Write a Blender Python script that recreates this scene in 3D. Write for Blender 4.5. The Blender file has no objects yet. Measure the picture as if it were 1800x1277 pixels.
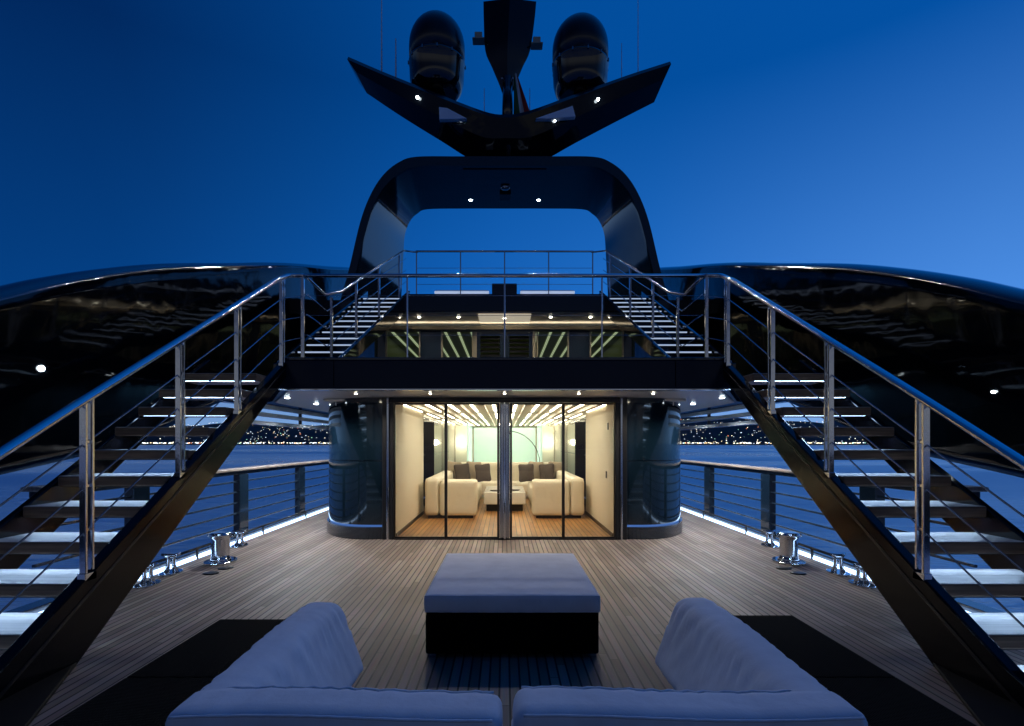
import bpy, bmesh, math, random
from mathutils import Vector, Matrix
R = math.radians
random.seed(7)
S = bpy.context.scene
COL = S.collection

# ------------------------------------------------------------------ camera
cd = bpy.data.cameras.new('camera')
cam = bpy.data.objects.new('camera', cd); COL.objects.link(cam)
cam.location = (0, 0, 1.56); cam.rotation_euler = (R(90), 0, 0)
cd.sensor_width = 36; cd.lens = 19.0
cd.shift_x = 0.0072; cd.shift_y = 0.0786
cd.clip_start = 0.05; cd.clip_end = 12000
S.camera = cam
# ------------------------------------------------------------------ dusk sky
W = bpy.data.worlds.new('World'); S.world = W; W.use_nodes = True
nt = W.node_tree; nt.nodes.clear()
def N(t, kind, **kw):
    n = t.nodes.new(kind)
    for k, v in kw.items(): setattr(n, k, v)
    return n
def mth(t, op, a, b=None):
    n = N(t, 'ShaderNodeMath', operation=op)
    for i, v in enumerate((a, b)):
        if v is None: continue
        if hasattr(v, 'links'): t.links.new(v, n.inputs[i])
        else: n.inputs[i].default_value = v
    return n.outputs[0]
def ramp(t, stops, mode='EASE'):
    r = t.nodes.new('ShaderNodeValToRGB'); cr = r.color_ramp; cr.interpolation = mode
    while len(cr.elements) < len(stops): cr.elements.new(.5)
    for e, (p, c) in zip(cr.elements, stops):
        e.position = p; e.color = (*c, 1) if len(c) == 3 else c
    return r
tc = N(nt, 'ShaderNodeTexCoord'); sp = N(nt, 'ShaderNodeSeparateXYZ')
nt.links.new(tc.outputs['Generated'], sp.inputs[0])
mx = N(nt, 'ShaderNodeMath', operation='MULTIPLY_ADD'); mx.inputs[1].default_value = .5; mx.inputs[2].default_value = .5
nt.links.new(sp.outputs['X'], mx.inputs[0])
lo = ramp(nt, [(0, (.0008, .034, .16)), (.22, (.0015, .055, .245)), (.45, (.007, .125, .50)), (.62, (.020, .175, .62)), (.82, (.070, .265, .76)), (1, (.085, .29, .80))], 'LINEAR')
hi = ramp(nt, [(0, (.0004, .012, .07)), (.25, (.0004, .022, .115)), (.5, (.0006, .072, .32)), (.78, (.001, .082, .37)), (1, (.002, .086, .38))], 'LINEAR')
nt.links.new(mx.outputs[0], lo.inputs[0]); nt.links.new(mx.outputs[0], hi.inputs[0])
mr = N(nt, 'ShaderNodeMapRange'); mr.inputs[1].default_value = .20; mr.inputs[2].default_value = .54
nt.links.new(sp.outputs['Z'], mr.inputs[0])
mixc = N(nt, 'ShaderNodeMix', data_type='RGBA')
nt.links.new(mr.outputs[0], mixc.inputs['Factor']); nt.links.new(lo.outputs[0], mixc.inputs[6]); nt.links.new(hi.outputs[0], mixc.inputs[7])
# paler band right on the horizon, and the darker night side of the sky behind the viewer
hz = N(nt, 'ShaderNodeMapRange'); hz.inputs[1].default_value = .0; hz.inputs[2].default_value = .20; hz.inputs[3].default_value = .85; hz.inputs[4].default_value = 0.
nt.links.new(sp.outputs['Z'], hz.inputs[0])
mh = N(nt, 'ShaderNodeMix', data_type='RGBA'); mh.inputs[7].default_value = (.26, .45, .78, 1)
nt.links.new(hz.outputs[0], mh.inputs[0]); nt.links.new(mixc.outputs[2], mh.inputs[6])
nb = N(nt, 'ShaderNodeMapRange'); nb.inputs[1].default_value = -.5; nb.inputs[2].default_value = .25; nb.inputs[3].default_value = .24; nb.inputs[4].default_value = 1.
nt.links.new(sp.outputs['Y'], nb.inputs[0])
bg = N(nt, 'ShaderNodeBackground'); nt.links.new(nb.outputs[0], bg.inputs[1])
wo = N(nt, 'ShaderNodeOutputWorld')
# cool glow added low in the sky astern, to light camera-facing sides
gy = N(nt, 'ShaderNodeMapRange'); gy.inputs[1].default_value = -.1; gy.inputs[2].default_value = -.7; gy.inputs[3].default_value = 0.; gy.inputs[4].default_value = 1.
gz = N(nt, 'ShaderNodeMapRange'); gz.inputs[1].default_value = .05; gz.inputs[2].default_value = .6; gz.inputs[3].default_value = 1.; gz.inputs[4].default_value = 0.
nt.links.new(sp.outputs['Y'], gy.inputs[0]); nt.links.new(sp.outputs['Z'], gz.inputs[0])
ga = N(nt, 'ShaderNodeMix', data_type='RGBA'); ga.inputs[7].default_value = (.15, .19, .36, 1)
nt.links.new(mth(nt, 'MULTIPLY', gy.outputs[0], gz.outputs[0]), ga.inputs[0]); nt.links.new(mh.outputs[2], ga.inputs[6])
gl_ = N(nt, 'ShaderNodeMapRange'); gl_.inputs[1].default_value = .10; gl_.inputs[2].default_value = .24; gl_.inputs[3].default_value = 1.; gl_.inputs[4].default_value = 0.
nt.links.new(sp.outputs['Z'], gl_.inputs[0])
gb = N(nt, 'ShaderNodeMix', data_type='RGBA'); gb.inputs[7].default_value = (.62, .68, .82, 1)  # second, brighter strip of the added sky glow, right at the horizon
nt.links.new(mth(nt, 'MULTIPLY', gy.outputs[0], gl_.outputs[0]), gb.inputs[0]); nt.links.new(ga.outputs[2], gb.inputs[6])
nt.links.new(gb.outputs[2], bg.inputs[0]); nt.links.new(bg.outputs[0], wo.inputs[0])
S.view_settings.view_transform = 'Standard'; S.view_settings.look = 'None'
S.view_settings.exposure = 0; S.view_settings.gamma = 1
S.cycles.use_denoising = True
S.cycles.max_bounces = 7; S.cycles.transparent_max_bounces = 10
S.cycles.sample_clamp_indirect = 4; S.cycles.caustics_reflective = False; S.cycles.caustics_refractive = False

# ------------------------------------------------------------------ materials
MATS = {}
def mat(name, col=(.5, .5, .5), rough=.5, metal=0., emit=None, es=0., coat=0., spec=.5, build=None):
    m = bpy.data.materials.new(name); m.use_nodes = True; t = m.node_tree
    b = t.nodes['Principled BSDF']
    b.inputs['Base Color'].default_value = (*col, 1); b.inputs['Roughness'].default_value = rough
    b.inputs['Metallic'].default_value = metal; b.inputs['Coat Weight'].default_value = coat
    b.inputs['Coat Roughness'].default_value = .03
    b.inputs['Specular IOR Level'].default_value = spec
    if emit: b.inputs['Emission Color'].default_value = (*emit, 1); b.inputs['Emission Strength'].default_value = es
    if build: build(t, b)
    MATS[name] = m
    return m
def pos(t):
    return N(t, 'ShaderNodeNewGeometry').outputs['Position']
def noise(t, vec, scale, detail=3, rough=.5):
    n = N(t, 'ShaderNodeTexNoise'); n.inputs['Scale'].default_value = scale
    n.inputs['Detail'].default_value = detail; n.inputs['Roughness'].default_value = rough
    t.links.new(vec, n.inputs['Vector']); return n
def mapping(t, vec, sc):
    m = N(t, 'ShaderNodeMapping'); m.inputs['Scale'].default_value = sc
    t.links.new(vec, m.inputs['Vector']); return m.outputs[0]
def mixrgb(t, f, a, b, bt='MIX'):
    n = N(t, 'ShaderNodeMix', data_type='RGBA', blend_type=bt)
    for i, v in ((0, f), (6, a), (7, b)):
        if hasattr(v, 'links'): t.links.new(v, n.inputs[i])
        else: n.inputs[i].default_value = v if i == 0 else (*v, 1)
    return n.outputs[2]
def bump(t, b, h, strength=.2, dist=.01):
    n = N(t, 'ShaderNodeBump'); n.inputs['Strength'].default_value = strength; n.inputs['Distance'].default_value = dist
    t.links.new(h, n.inputs['Height']); t.links.new(n.outputs[0], b.inputs['Normal'])

def teak(width, c1, c2, c3, caulk, rough=.6):
    def f(t, b):
        p = pos(t); s = N(t, 'ShaderNodeSeparateXYZ'); t.links.new(p, s.inputs[0])
        u = mth(t, 'DIVIDE', s.outputs['X'], width); u = mth(t, 'ADD', u, 200.5)
        idx = mth(t, 'FLOOR', u); fr = mth(t, 'FRACT', u)
        # butt joints: plank lengths shifted by a random amount per row
        w = N(t, 'ShaderNodeTexWhiteNoise', noise_dimensions='1D'); t.links.new(idx, w.inputs['W'])
        v = mth(t, 'ADD', mth(t, 'DIVIDE', s.outputs['Y'], 2.3), w.outputs['Value'])
        v = mth(t, 'ADD', v, 50.)
        vi = mth(t, 'FLOOR', v); vf = mth(t, 'FRACT', v)
        cell = N(t, 'ShaderNodeCombineXYZ'); t.links.new(idx, cell.inputs[0]); t.links.new(vi, cell.inputs[1])
        w2 = N(t, 'ShaderNodeTexWhiteNoise', noise_dimensions='3D'); t.links.new(cell.outputs[0], w2.inputs['Vector'])
        r = ramp(t, [(0, c1), (.5, c2), (1, c3)], 'LINEAR'); t.links.new(w2.outputs['Value'], r.inputs[0])
        g = noise(t, mapping(t, p, (60, 2.5, 1)), 1.0, 4)
        c = mixrgb(t, .35, r.outputs[0], g.outputs['Color'], 'OVERLAY')
        blot = noise(t, p, .8, 3)
        br = ramp(t, [(.3, (.68, .68, .70)), (.7, (1.12, 1.10, 1.07))], 'LINEAR'); t.links.new(blot.outputs['Fac'], br.inputs[0])
        c = mixrgb(t, 1., c, br.outputs[0], 'MULTIPLY')
        e = .0062 / width
        line = mth(t, 'MAXIMUM', mth(t, 'LESS_THAN', fr, e), mth(t, 'GREATER_THAN', fr, 1 - e))
        line = mth(t, 'MAXIMUM', line, mth(t, 'LESS_THAN', vf, .0025))
        c = mixrgb(t, line, c, caulk)
        t.links.new(c, b.inputs['Base Color'])
        rr = mth(t, 'MULTIPLY_ADD', g.outputs['Fac'], .25); 
        rr.node.inputs[2].default_value = rough - .12
        t.links.new(rr, b.inputs['Roughness'])
        bump(t, b, mth(t, 'SUBTRACT', 1., line), .5, .003)
    return f
mat('deck_teak', rough=.6, spec=.3, build=teak(.066, (.165, .125, .105), (.235, .185, .16), (.31, .25, .22), (.008, .008, .009), .55))
mat('saloon_teak', rough=.4, build=teak(.085, (.34, .15, .045), (.44, .21, .065), (.52, .27, .09), (.03, .018, .01), .4))
def gloss_wobble(scale=1.2, st=.05, dist=.02):
    def f(t, b):
        n = noise(t, pos(t), scale, 2); bump(t, b, n.outputs['Fac'], st, dist)
    return f
mat('gloss_black', (.004, .005, .007), .06, coat=.6, build=gloss_wobble(1.3, .15, .04))
mat('wing_black', (.002, .0025, .0035), .07, coat=.2, spec=.2, build=gloss_wobble(1.3, .35, .06))
mat('rim_gloss', (.01, .016, .028), .12, coat=1., spec=.9)
mat('stringer_black', (.003, .003, .005), .14, spec=.2, build=gloss_wobble(1.3, .15, .04))
mat('matt_black', (.003, .003, .004), .6, spec=.15)
mat('navy_paint', (.008, .018, .032), .16, coat=.7, build=gloss_wobble(.9, .08, .03))
mat('tower_paint', (.004, .012, .021), .09, coat=.55, build=gloss_wobble(1.6, .04, .03))
mat('fascia_navy', (.004, .012, .032), .25, spec=.2)
mat('chrome', (.72, .74, .78), .12, 1., build=gloss_wobble(9, .12, .01))
mat('steel', (.50, .52, .56), .22, 1.)
mat('black_metal', (.008, .008, .010), .35)
mat('arch_paint', (.005, .020, .031), .08, coat=.8, spec=.5, build=gloss_wobble(1.1, .16, .04))
mat('dark_rail', (.015, .028, .05), .25, coat=.4)
def wood(t, b):
    n = noise(t, mapping(t, pos(t), (2, 40, 40)), 1, 4)
    r = ramp(t, [(.3, (.12, .066, .038)), (.7, (.24, .14, .085))]); t.links.new(n.outputs['Fac'], r.inputs[0])
    t.links.new(r.outputs[0], b.inputs['Base Color'])
mat('tread_wood', rough=.4, build=wood)
def tread_top(t, b):
    n = noise(t, mapping(t, pos(t), (1.5, 60, 1)), 1, 4)
    r = ramp(t, [(.3, (.30, .29, .28)), (.7, (.46, .45, .44))]); t.links.new(n.outputs['Fac'], r.inputs[0])
    t.links.new(r.outputs[0], b.inputs['Base Color'])
mat('tread_top', rough=.35, build=tread_top)
def cap_wood(t, b):
    n = noise(t, mapping(t, pos(t), (40, 2, 40)), 1, 4)
    r = ramp(t, [(.3, (.22, .17, .14)), (.7, (.38, .31, .27))]); t.links.new(n.outputs['Fac'], r.inputs[0])
    t.links.new(r.outputs[0], b.inputs['Base Color'])
mat('cap_wood', rough=.35, build=cap_wood)
def fabric(t, b):
    p = pos(t)
    n = noise(t, p, 6, 4); r = ramp(t, [(.3, (.66, .69, .76)), (.7, (.74, .77, .84))]); t.links.new(n.outputs['Fac'], r.inputs[0])
    t.links.new(r.outputs[0], b.inputs['Base Color'])
    fine = noise(t, p, 420, 2)
    cr = noise(t, mapping(t, p, (26, 26, 3.5)), 1, 3, .55)
    h = mth(t, 'ADD', mth(t, 'MULTIPLY', fine.outputs['Fac'], .12), cr.outputs['Fac'])
    bump(t, b, h, .16, .010)
mat('canvas', rough=.85, build=fabric); MATS['canvas'].node_tree.nodes['Principled BSDF'].inputs['Sheen Weight'].default_value = .2
def wicker(t, b):
    p = pos(t)
    s = N(t, 'ShaderNodeSeparateXYZ'); t.links.new(p, s.inputs[0])
    a = mth(t, 'SINE', mth(t, 'MULTIPLY', mth(t, 'ADD', s.outputs['X'], s.outputs['Y']), 260)); c = mth(t, 'SINE', mth(t, 'MULTIPLY', mth(t, 'SUBTRACT', mth(t, 'ADD', s.outputs['Z'], s.outputs['Y']), s.outputs['X']), 200))
    h = mth(t, 'MULTIPLY', a, c); bump(t, b, h, .6, .006)
mat('wicker', (.0015, .0015, .002), .8, build=wicker, spec=.06)
mat('soffit', (.78, .74, .68), .3)
mat('cream_wall', (.84, .77, .62), .5)
mat('cream_ceiling', (.80, .75, .64), .4)
def leather(t, b):
    n = noise(t, pos(t), 9, 4); bump(t, b, n.outputs['Fac'], .25, .02)
mat('cream_leather', (.85, .78, .62), .45, build=leather)
mat('brown_fabric', (.055, .040, .030), .8); mat('taupe_fabric', (.34, .28, .20), .8)
mat('dark_glass', (.012, .010, .008), .35, spec=.2)
mat('table_white', (.8, .78, .7), .2)
mat('green_glass_glow', (.55, .78, .66), .12, emit=(.74, 1, .86), es=.42)  # glass given its own glow so the screens look brightly lit
mat('warm_strip', (1, .9, .7), .5, emit=(1, .88, .70), es=18)
mat('green_strip', (1, 1, .8), .5, emit=(.72, .85, .50), es=.40)
mat('soffit_glow', (1, .9, .75), .5, emit=(1, .88, .66), es=.38)
mat('soffit_fill', (1, .9, .75), .5, emit=(1, .86, .62), es=7)  # added fill glow for the upper soffit
mat('led_blue', (.8, .9, 1), .5, emit=(.45, .68, 1), es=5.0)
mat('led_edge', (.8, .9, 1), .5, emit=(.42, .64, 1), es=3.4)
mat('led_step', (.8, .9, 1), .5, emit=(.46, .68, 1), es=34)
mat('led_white', (1, 1, 1), .5, emit=(.80, .93, 1), es=30)
mat('led_warm', (1, 1, 1), .5, emit=(1, .92, .70), es=30)
mat('dome_paint', (.006, .008, .013), .28, coat=.2)
mat('antenna_white', (.8, .85, .9), .5)
mat('flag_green', (.02, .12, .04), .8); mat('flag_white', (.6, .6, .55), .8); mat('flag_red', (.35, .02, .02), .8)
mat('panel_grey', (.82, .86, .90), .3)
mat('beige_panel', (.42, .36, .25), .35)
mat('cushion_white', (.75, .76, .78), .7)
mat('hull_black', (.004, .005, .008), .1, coat=.5)
def hillm(t, b):
    n = noise(t, pos(t), .02, 5)
    r = ramp(t, [(.3, (.006, .010, .014)), (.7, (.022, .030, .034))]); t.links.new(n.outputs['Fac'], r.inputs[0])
    t.links.new(r.outputs[0], b.inputs['Base Color'])
mat('hill', rough=.95, build=hillm)
def waterm(t, b):
    b.inputs['Base Color'].default_value = (.42, .60, .80, 1)
    n = noise(t, mapping(t, pos(t), (.35, .8, 1)), 1, 5, .6); bump(t, b, n.outputs['Fac'], .45, .5)
    n2 = noise(t, mapping(t, pos(t), (.006, .02, 1)), 1, 4); rr = ramp(t, [(.35, (.12, .12, .12)), (.65, (.34, .34, .34))]); t.links.new(n2.outputs['Fac'], rr.inputs[0]); t.links.new(rr.outputs[0], b.inputs['Roughness'])
mat('sea', build=waterm)
def glassm(name, ior=1.45, tint=(1, 1, 1), refl=1.):
    m = bpy.data.materials.new(name); m.use_nodes = True; t = m.node_tree; t.nodes.clear()
    o = N(t, 'ShaderNodeOutputMaterial'); mixn = N(t, 'ShaderNodeMixShader'); fr = N(t, 'ShaderNodeFresnel'); fr.inputs[0].default_value = ior
    tr = N(t, 'ShaderNodeBsdfTransparent'); tr.inputs[0].default_value = (*tint, 1); gl = N(t, 'ShaderNodeBsdfGlossy'); gl.inputs['Roughness'].default_value = .01
    t.links.new(mth(t, 'MULTIPLY', fr.outputs[0], refl), mixn.inputs[0]); t.links.new(tr.outputs[0], mixn.inputs[1]); t.links.new(gl.outputs[0], mixn.inputs[2]); t.links.new(mixn.outputs[0], o.inputs[0])
    MATS[name] = m
glassm('glass', 1.45, (.97, .99, .97), 1.0)
def glow(name, lo_, hi_):
    def f(t, b):
        pass
    return f
for i, (c, e) in enumerate([((1, .72, .35), 3), ((1, .9, .65), 3.5), ((.75, .88, 1), 2.5), ((1, .30, .12), 3), ((.4, .9, .6), 2)]):
    mat('town_light_%d' % i, c, .5, emit=c, es=e)

# ------------------------------------------------------------------ mesh helpers
def new(): return bmesh.new()
def box(bm, x0, x1, y0, y1, z0, z1, mi=0):
    vs = [bm.verts.new((x, y, z)) for x in (x0, x1) for y in (y0, y1) for z in (z0, z1)]
    fs = []
    for f in ((0, 1, 3, 2), (4, 6, 7, 5), (0, 4, 5, 1), (2, 3, 7, 6), (0, 2, 6, 4), (1, 5, 7, 3)):
        q = bm.faces.new([vs[i] for i in f]); q.material_index = mi; fs.append(q)
    return fs
def hexa(bm, pts, mi=0):   # 8 points: bottom 4 (ccw), top 4
    v = [bm.verts.new(p) for p in pts]
    for f in ((3, 2, 1, 0), (4, 5, 6, 7), (0, 1, 5, 4), (1, 2, 6, 5), (2, 3, 7, 6), (3, 0, 4, 7)):
        q = bm.faces.new([v[i] for i in f]); q.material_index = mi
def prism(bm, poly, axis, a, b, mi=0):
    """polygon in the plane normal to axis, extruded from a to b; axis 'x': (y,z), 'y': (x,z), 'z': (x,y)"""
    def P(p, t):
        return {'x': (t, p[0], p[1]), 'y': (p[0], t, p[1]), 'z': (p[0], p[1], t)}[axis]
    v0 = [bm.verts.new(P(p, a)) for p in poly]; v1 = [bm.verts.new(P(p, b)) for p in poly]
    n = len(poly)
    fs = [bm.faces.new(v0), bm.faces.new(v1[::-1])] + [bm.faces.new([v0[i], v1[i], v1[(i + 1) % n], v0[(i + 1) % n]][::-1]) for i in range(n)]
    for q in fs: q.material_index = mi
def tube(bm, pts, r, n=8, flat=1., cap=True):
    pts = [Vector(p) for p in pts]; rings = []
    up0 = Vector((0, 0, 1))
    for i, p in enumerate(pts):
        d = (pts[min(i + 1, len(pts) - 1)] - pts[max(i - 1, 0)]).normalized()
        u = up0 if abs(d.dot(up0)) < .95 else Vector((0, 1, 0))
        s = d.cross(u).normalized(); w = s.cross(d).normalized()
        rr = r[i] if isinstance(r, (list, tuple)) else r
        rings.append([bm.verts.new(p + (s * math.cos(2 * math.pi * k / n) + w * flat * math.sin(2 * math.pi * k / n)) * rr) for k in range(n)])
    for a, b in zip(rings, rings[1:]):
        for k in range(n):
            f = bm.faces.new((a[k], a[(k + 1) % n], b[(k + 1) % n], b[k])); f.smooth = True
    if cap: bm.faces.new(rings[0][::-1]); bm.faces.new(rings[-1])
def lathe(bm, prof, cx, cy, n=24, sx=1., sy=1., mi=0):
    rings = []
    for (r, z) in prof:
        rings.append([bm.verts.new((cx + sx * r * math.cos(2 * math.pi * k / n), cy + sy * r * math.sin(2 * math.pi * k / n), z)) for k in range(n)])
    for a, b in zip(rings, rings[1:]):
        for k in range(n):
            f = bm.faces.new((a[k], a[(k + 1) % n], b[(k + 1) % n], b[k])); f.smooth = True; f.material_index = mi
    bm.faces.new(rings[0][::-1]).material_index = mi; bm.faces.new(rings[-1]).material_index = mi
def obj(name, bm, m, parent=None, bevel=0., seg=2, smooth=False):
    bmesh.ops.recalc_face_normals(bm, faces=bm.faces[:])
    me = bpy.data.meshes.new(name); bm.to_mesh(me); bm.free()
    for q in (m if isinstance(m, (list, tuple)) else [m]): me.materials.append(MATS[q])
    o = bpy.data.objects.new(name, me); COL.objects.link(o)
    if smooth:
        for p in me.polygons: p.use_smooth = True
    if parent:
        o.parent = parent; o.matrix_parent_inverse = Matrix.Translation(parent.location).inverted() if parent.type == 'EMPTY' else Matrix()
    if bevel:
        b = o.modifiers.new('bevel', 'BEVEL'); b.width = bevel; b.segments = seg; b.limit_method = 'ANGLE'; b.angle_limit = R(40)
    return o
def tag(o, label, cat, group=None, kind=None):
    o['label'] = label
    if kind: o['kind'] = kind
    o['category'] = cat
    if group: o['group'] = group
    return o
def thing(name, label, cat, loc=(0, 0, 0), group=None):
    o = bpy.data.objects.new(name, None); COL.objects.link(o); o.location = loc; o.empty_display_size = .2
    return tag(o, label, cat, group)
def struct(name, bm, m, **kw):
    o = obj(name, bm, m, **kw); o['kind'] = 'structure'; return o
def spot(parent, loc, watts, col=(1, 1, 1), size=120, blend=.8, rad=.05, direction=(0, 0, -1)):
    l = bpy.data.lights.new('lamp', 'SPOT'); l.energy = watts; l.color = col; l.spot_size = R(size); l.spot_blend = blend; l.shadow_soft_size = rad
    o = bpy.data.objects.new('lamp', l); COL.objects.link(o); o.location = loc
    o.rotation_euler = Vector(direction).to_track_quat('-Z', 'Y').to_euler()
    if parent: o.parent = parent
    return o
def side(s): return 'left' if s < 0 else 'right'
def cat_spline(pts, n):
    out = []
    P = [Vector(p) for p in pts]
    P = [2 * P[0] - P[1]] + P + [2 * P[-1] - P[-2]]
    for i in range(1, len(P) - 2):
        for k in range(n):
            t = k / n; a, b, c, d = P[i - 1:i + 3]
            out.append(.5 * ((2 * b) + (c - a) * t + (2 * a - 5 * b + 4 * c - d) * t * t + (3 * b - a - 3 * c + d) * t ** 3))
    out.append(P[-2]); return out
def interp(tab, x):
    if x <= tab[0][0]: return tab[0][1]
    for (a, u), (b, v) in zip(tab, tab[1:]):
        if x <= b: return u + (v - u) * (x - a) / (b - a)
    return tab[-1][1]

# ------------------------------------------------------------------ setting: sea, hills, town, decks
bm = new(); bm.faces.new([bm.verts.new(p) for p in ((-9000, -9000, -2.6), (9000, -9000, -2.6), (9000, 9000, -2.6), (-9000, 9000, -2.6))])
struct('water', bm, 'sea')
bm = new(); NX = 240; rows = []
def hill_h(x, v):
    a = 96 + 20 * math.sin(x * .0021 + 1) + 12 * math.sin(x * .0063 + 2) + 6 * math.sin(x * .017)
    return -2.65 + a * math.sin(min(v, 1) * math.pi * .5) + (4 * math.sin(x * .05 + v * 9) * v)
def hill_p(x, v): return (x, 1500 + 900 * v - .00008 * x * x * .5, hill_h(x, v))
for j in range(13):
    rows.append([bm.verts.new(hill_p(-3500 + 7000 * i / NX, j / 12)) for i in range(NX + 1)])
for a, b in zip(rows, rows[1:]):
    for i in range(NX): f = bm.faces.new((a[i], a[i + 1], b[i + 1], b[i])); f.smooth = True
struct('hills', bm, 'hill')
bm = new()
for i in range(2300):
    x = random.uniform(-1500, 1500); shore = random.random() < .36
    v = random.random() ** 1.6 * .75 if not shore else .002
    px, py, pz = hill_p(x, v); r = random.uniform(.35, .85) * (1.5 if shore else 1.)
    h = 3.5 + (random.random() * 2 if shore else 0)
    k = random.choices(range(5), (1.5, 5, 4.5, .7, .8))[0]
    box(bm, px - r, px + r, py - r, py + r, pz + h, pz + h + 1.6 * r, k)
tag(obj('town_lights', bm, ['town_light_%d' % i for i in range(5)]), 'dots of white and orange town light along the far dark shore', 'town lights', kind='stuff')

# main deck
bm = new(); box(bm, -4.16, 4.16, -5, 8.84, -.08, 0); box(bm, -4.16, -1.95, 8.84, 24, -.08, 0); box(bm, 1.95, 4.16, 8.84, 24, -.08, 0)
struct('deck', bm, 'deck_teak')
bm = new(); prism(bm, [(-4.5, 30), (-4.5, -6), (4.5, -6), (4.5, 30)], 'z', -.09, -3.4)
hull = obj('yacht_hull', bm, 'hull_black', bevel=.04); tag(hull, 'glossy black yacht hull under the teak deck', 'hull')
for s in (-1, 1):
    th = thing('edge_light', f'glowing blue white light channel along the {side(s)} edge of the teak deck', 'light strip', (s * 4.2, 5, 0), 'light channels along the deck edges')
    bm = new(); box(bm, *sorted((s * 4.162, s * 4.235)), .5, 23.5, -.04, .028); obj('light_strip', bm, 'led_edge', th, .006)
    bm = new(); box(bm, *sorted((s * 4.237, s * 4.42)), .5, 23.5, -.04, .075); obj('kerb', bm, 'dark_rail', th, .01)
# upper deck slab and its soffit (z 2.31 .. 2.74)
bm = new()
poly = [(-3.08, 7.5), (3.08, 7.5), (4.3, 10), (5.05, 10.9), (5.05, 24), (-5.05, 24), (-5.05, 10.9), (-4.3, 10)]
prism(bm, poly, 'z', 2.335, 2.70); struct('upper_deck', bm, 'fascia_navy', bevel=.01)
bm = new(); prism(bm, [(-3.0, 7.56), (3.0, 7.56), (4.25, 10), (4.3, 24), (-4.3, 24), (-4.25, 10)], 'z', 2.31, 2.332); struct('soffit_panel', bm, 'soffit')
bm = new(); prism(bm, [(-3.12, 7.44), (3.12, 7.44), (3.2, 7.6), (-3.2, 7.6)], 'z', 2.702, 2.75)
tag(obj('deck_edge_trim', bm, 'navy_paint', bevel=.012), 'thin blue trim along the edge of the balcony deck above the glass doors', 'trim')
# fascia board with seams
th = thing('balcony_fascia', 'long dark navy beam over the glass doors, spanning between the two stairs', 'fascia', (0, 7.45, 2.33))
for a, b in ((-3.1, -2.352), (-2.346, 2.346), (2.352, 3.1)):
    bm = new(); box(bm, a, b, 7.42, 7.497, 2.315, 2.70); obj('panel', bm, 'fascia_navy', th, .008)
bm = new(); box(bm, -3.1, 3.1, 7.405, 7.497, 2.29, 2.312); obj('drip_edge', bm, 'chrome', th, .004)

# ------------------------------------------------------------------ saloon house (lower)
dh = thing('saloon_house', 'yacht saloon with rounded dark blue corners and a lit cream room behind sliding glass', 'deckhouse', (0, 8.8, 0))
def corner(s):
    # rounded corner tower: quarter-ellipse from the door jamb outwards
    pts = [(1.99, 8.80), (2.25, 8.80)]
    for k in range(0, 15):
        a = R(-90 + 90 * k / 14); pts.append((2.25 + 1.02 * math.cos(a), 10.45 + 1.65 * math.sin(a)))
    pts += [(3.27, 22), (1.99, 22)]
    return [(s * x, y) for x, y in pts]
def off(poly, s, d):   # push the outer curve out by d
    c = (s * 2.2, 10.6); out = []
    for x, y in poly:
        v = Vector((x - c[0], y - c[1])); 
        if abs(x) < 2.0 or y > 21: out.append((x + (s * d if abs(x) > 3 else 0), y)); 
        else: v = v.normalized() * d; out.append((x + v.x, y + v.y))
    return out
for s in (-1, 1):
    c = corner(s)
    for nm, z0, z1, d, m in (('plinth', -.02, .20, .03, 'navy_paint'), ('groove', .20, .235, -.03, 'led_blue'), ('curved_wall', .235, 1.27, 0, 'tower_paint'), ('seam', 1.27, 1.285, -.02, 'black_metal'), ('curved_wall', 1.285, 2.305, 0, 'tower_paint')):
        bm = new(); poly_ = off(c, s, d) if d else c
        prism(bm, poly_, 'z', z0, z1)
        for f in bm.faces:
            if abs(f.normal.z) < .5: pass
        if nm == 'groove':
            nm = 'light_groove'; m = 'navy_glow'
            if 'navy_glow' not in MATS: mat('navy_glow', (.05, .1, .2), .3, emit=(.10, .25, .75), es=.5)
        o = obj(nm, bm, m, dh)
        for p in o.data.polygons:
            if abs(p.normal.z) < .5 and len(p.vertices) == 4: p.use_smooth = True
        o.modifiers.new('es', 'EDGE_SPLIT').split_angle = R(25)
# door portal
for s in (-1, 1):
    bm = new(); box(bm, *sorted((s * 1.872, s * 1.908)), 8.72, 8.93, 0, 2.30); obj('door_jamb', bm, 'chrome', dh, .006)
    bm = new(); box(bm, *sorted((s * 1.91, s * 1.988)), 8.76, 8.93, 0, 2.30); obj('corner_post', bm, 'black_metal', dh, .01)
fr = new()
box(fr, -1.87, -1.80, 8.76, 8.9, 0, 2.225); box(fr, 1.80, 1.87, 8.76, 8.9, 0, 2.225)
box(fr, -1.87, 1.87, 8.758, 8.902, 2.227, 2.305); box(fr, -1.87, 1.87, 8.77, 8.89, -.03, .018)
frame = obj('door_frame', fr, 'black_metal', dh, .004)
bm = new(); box(bm, -.082, .082, 8.72, 8.92, 0.02, 2.225); obj('centre_column', bm, 'steel', frame, .03, 3)
bm = new(); box(bm, -.02, .02, 8.69, 8.72, .02, 2.225); obj('column_strip', bm, 'chrome', frame, .01)
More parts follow.
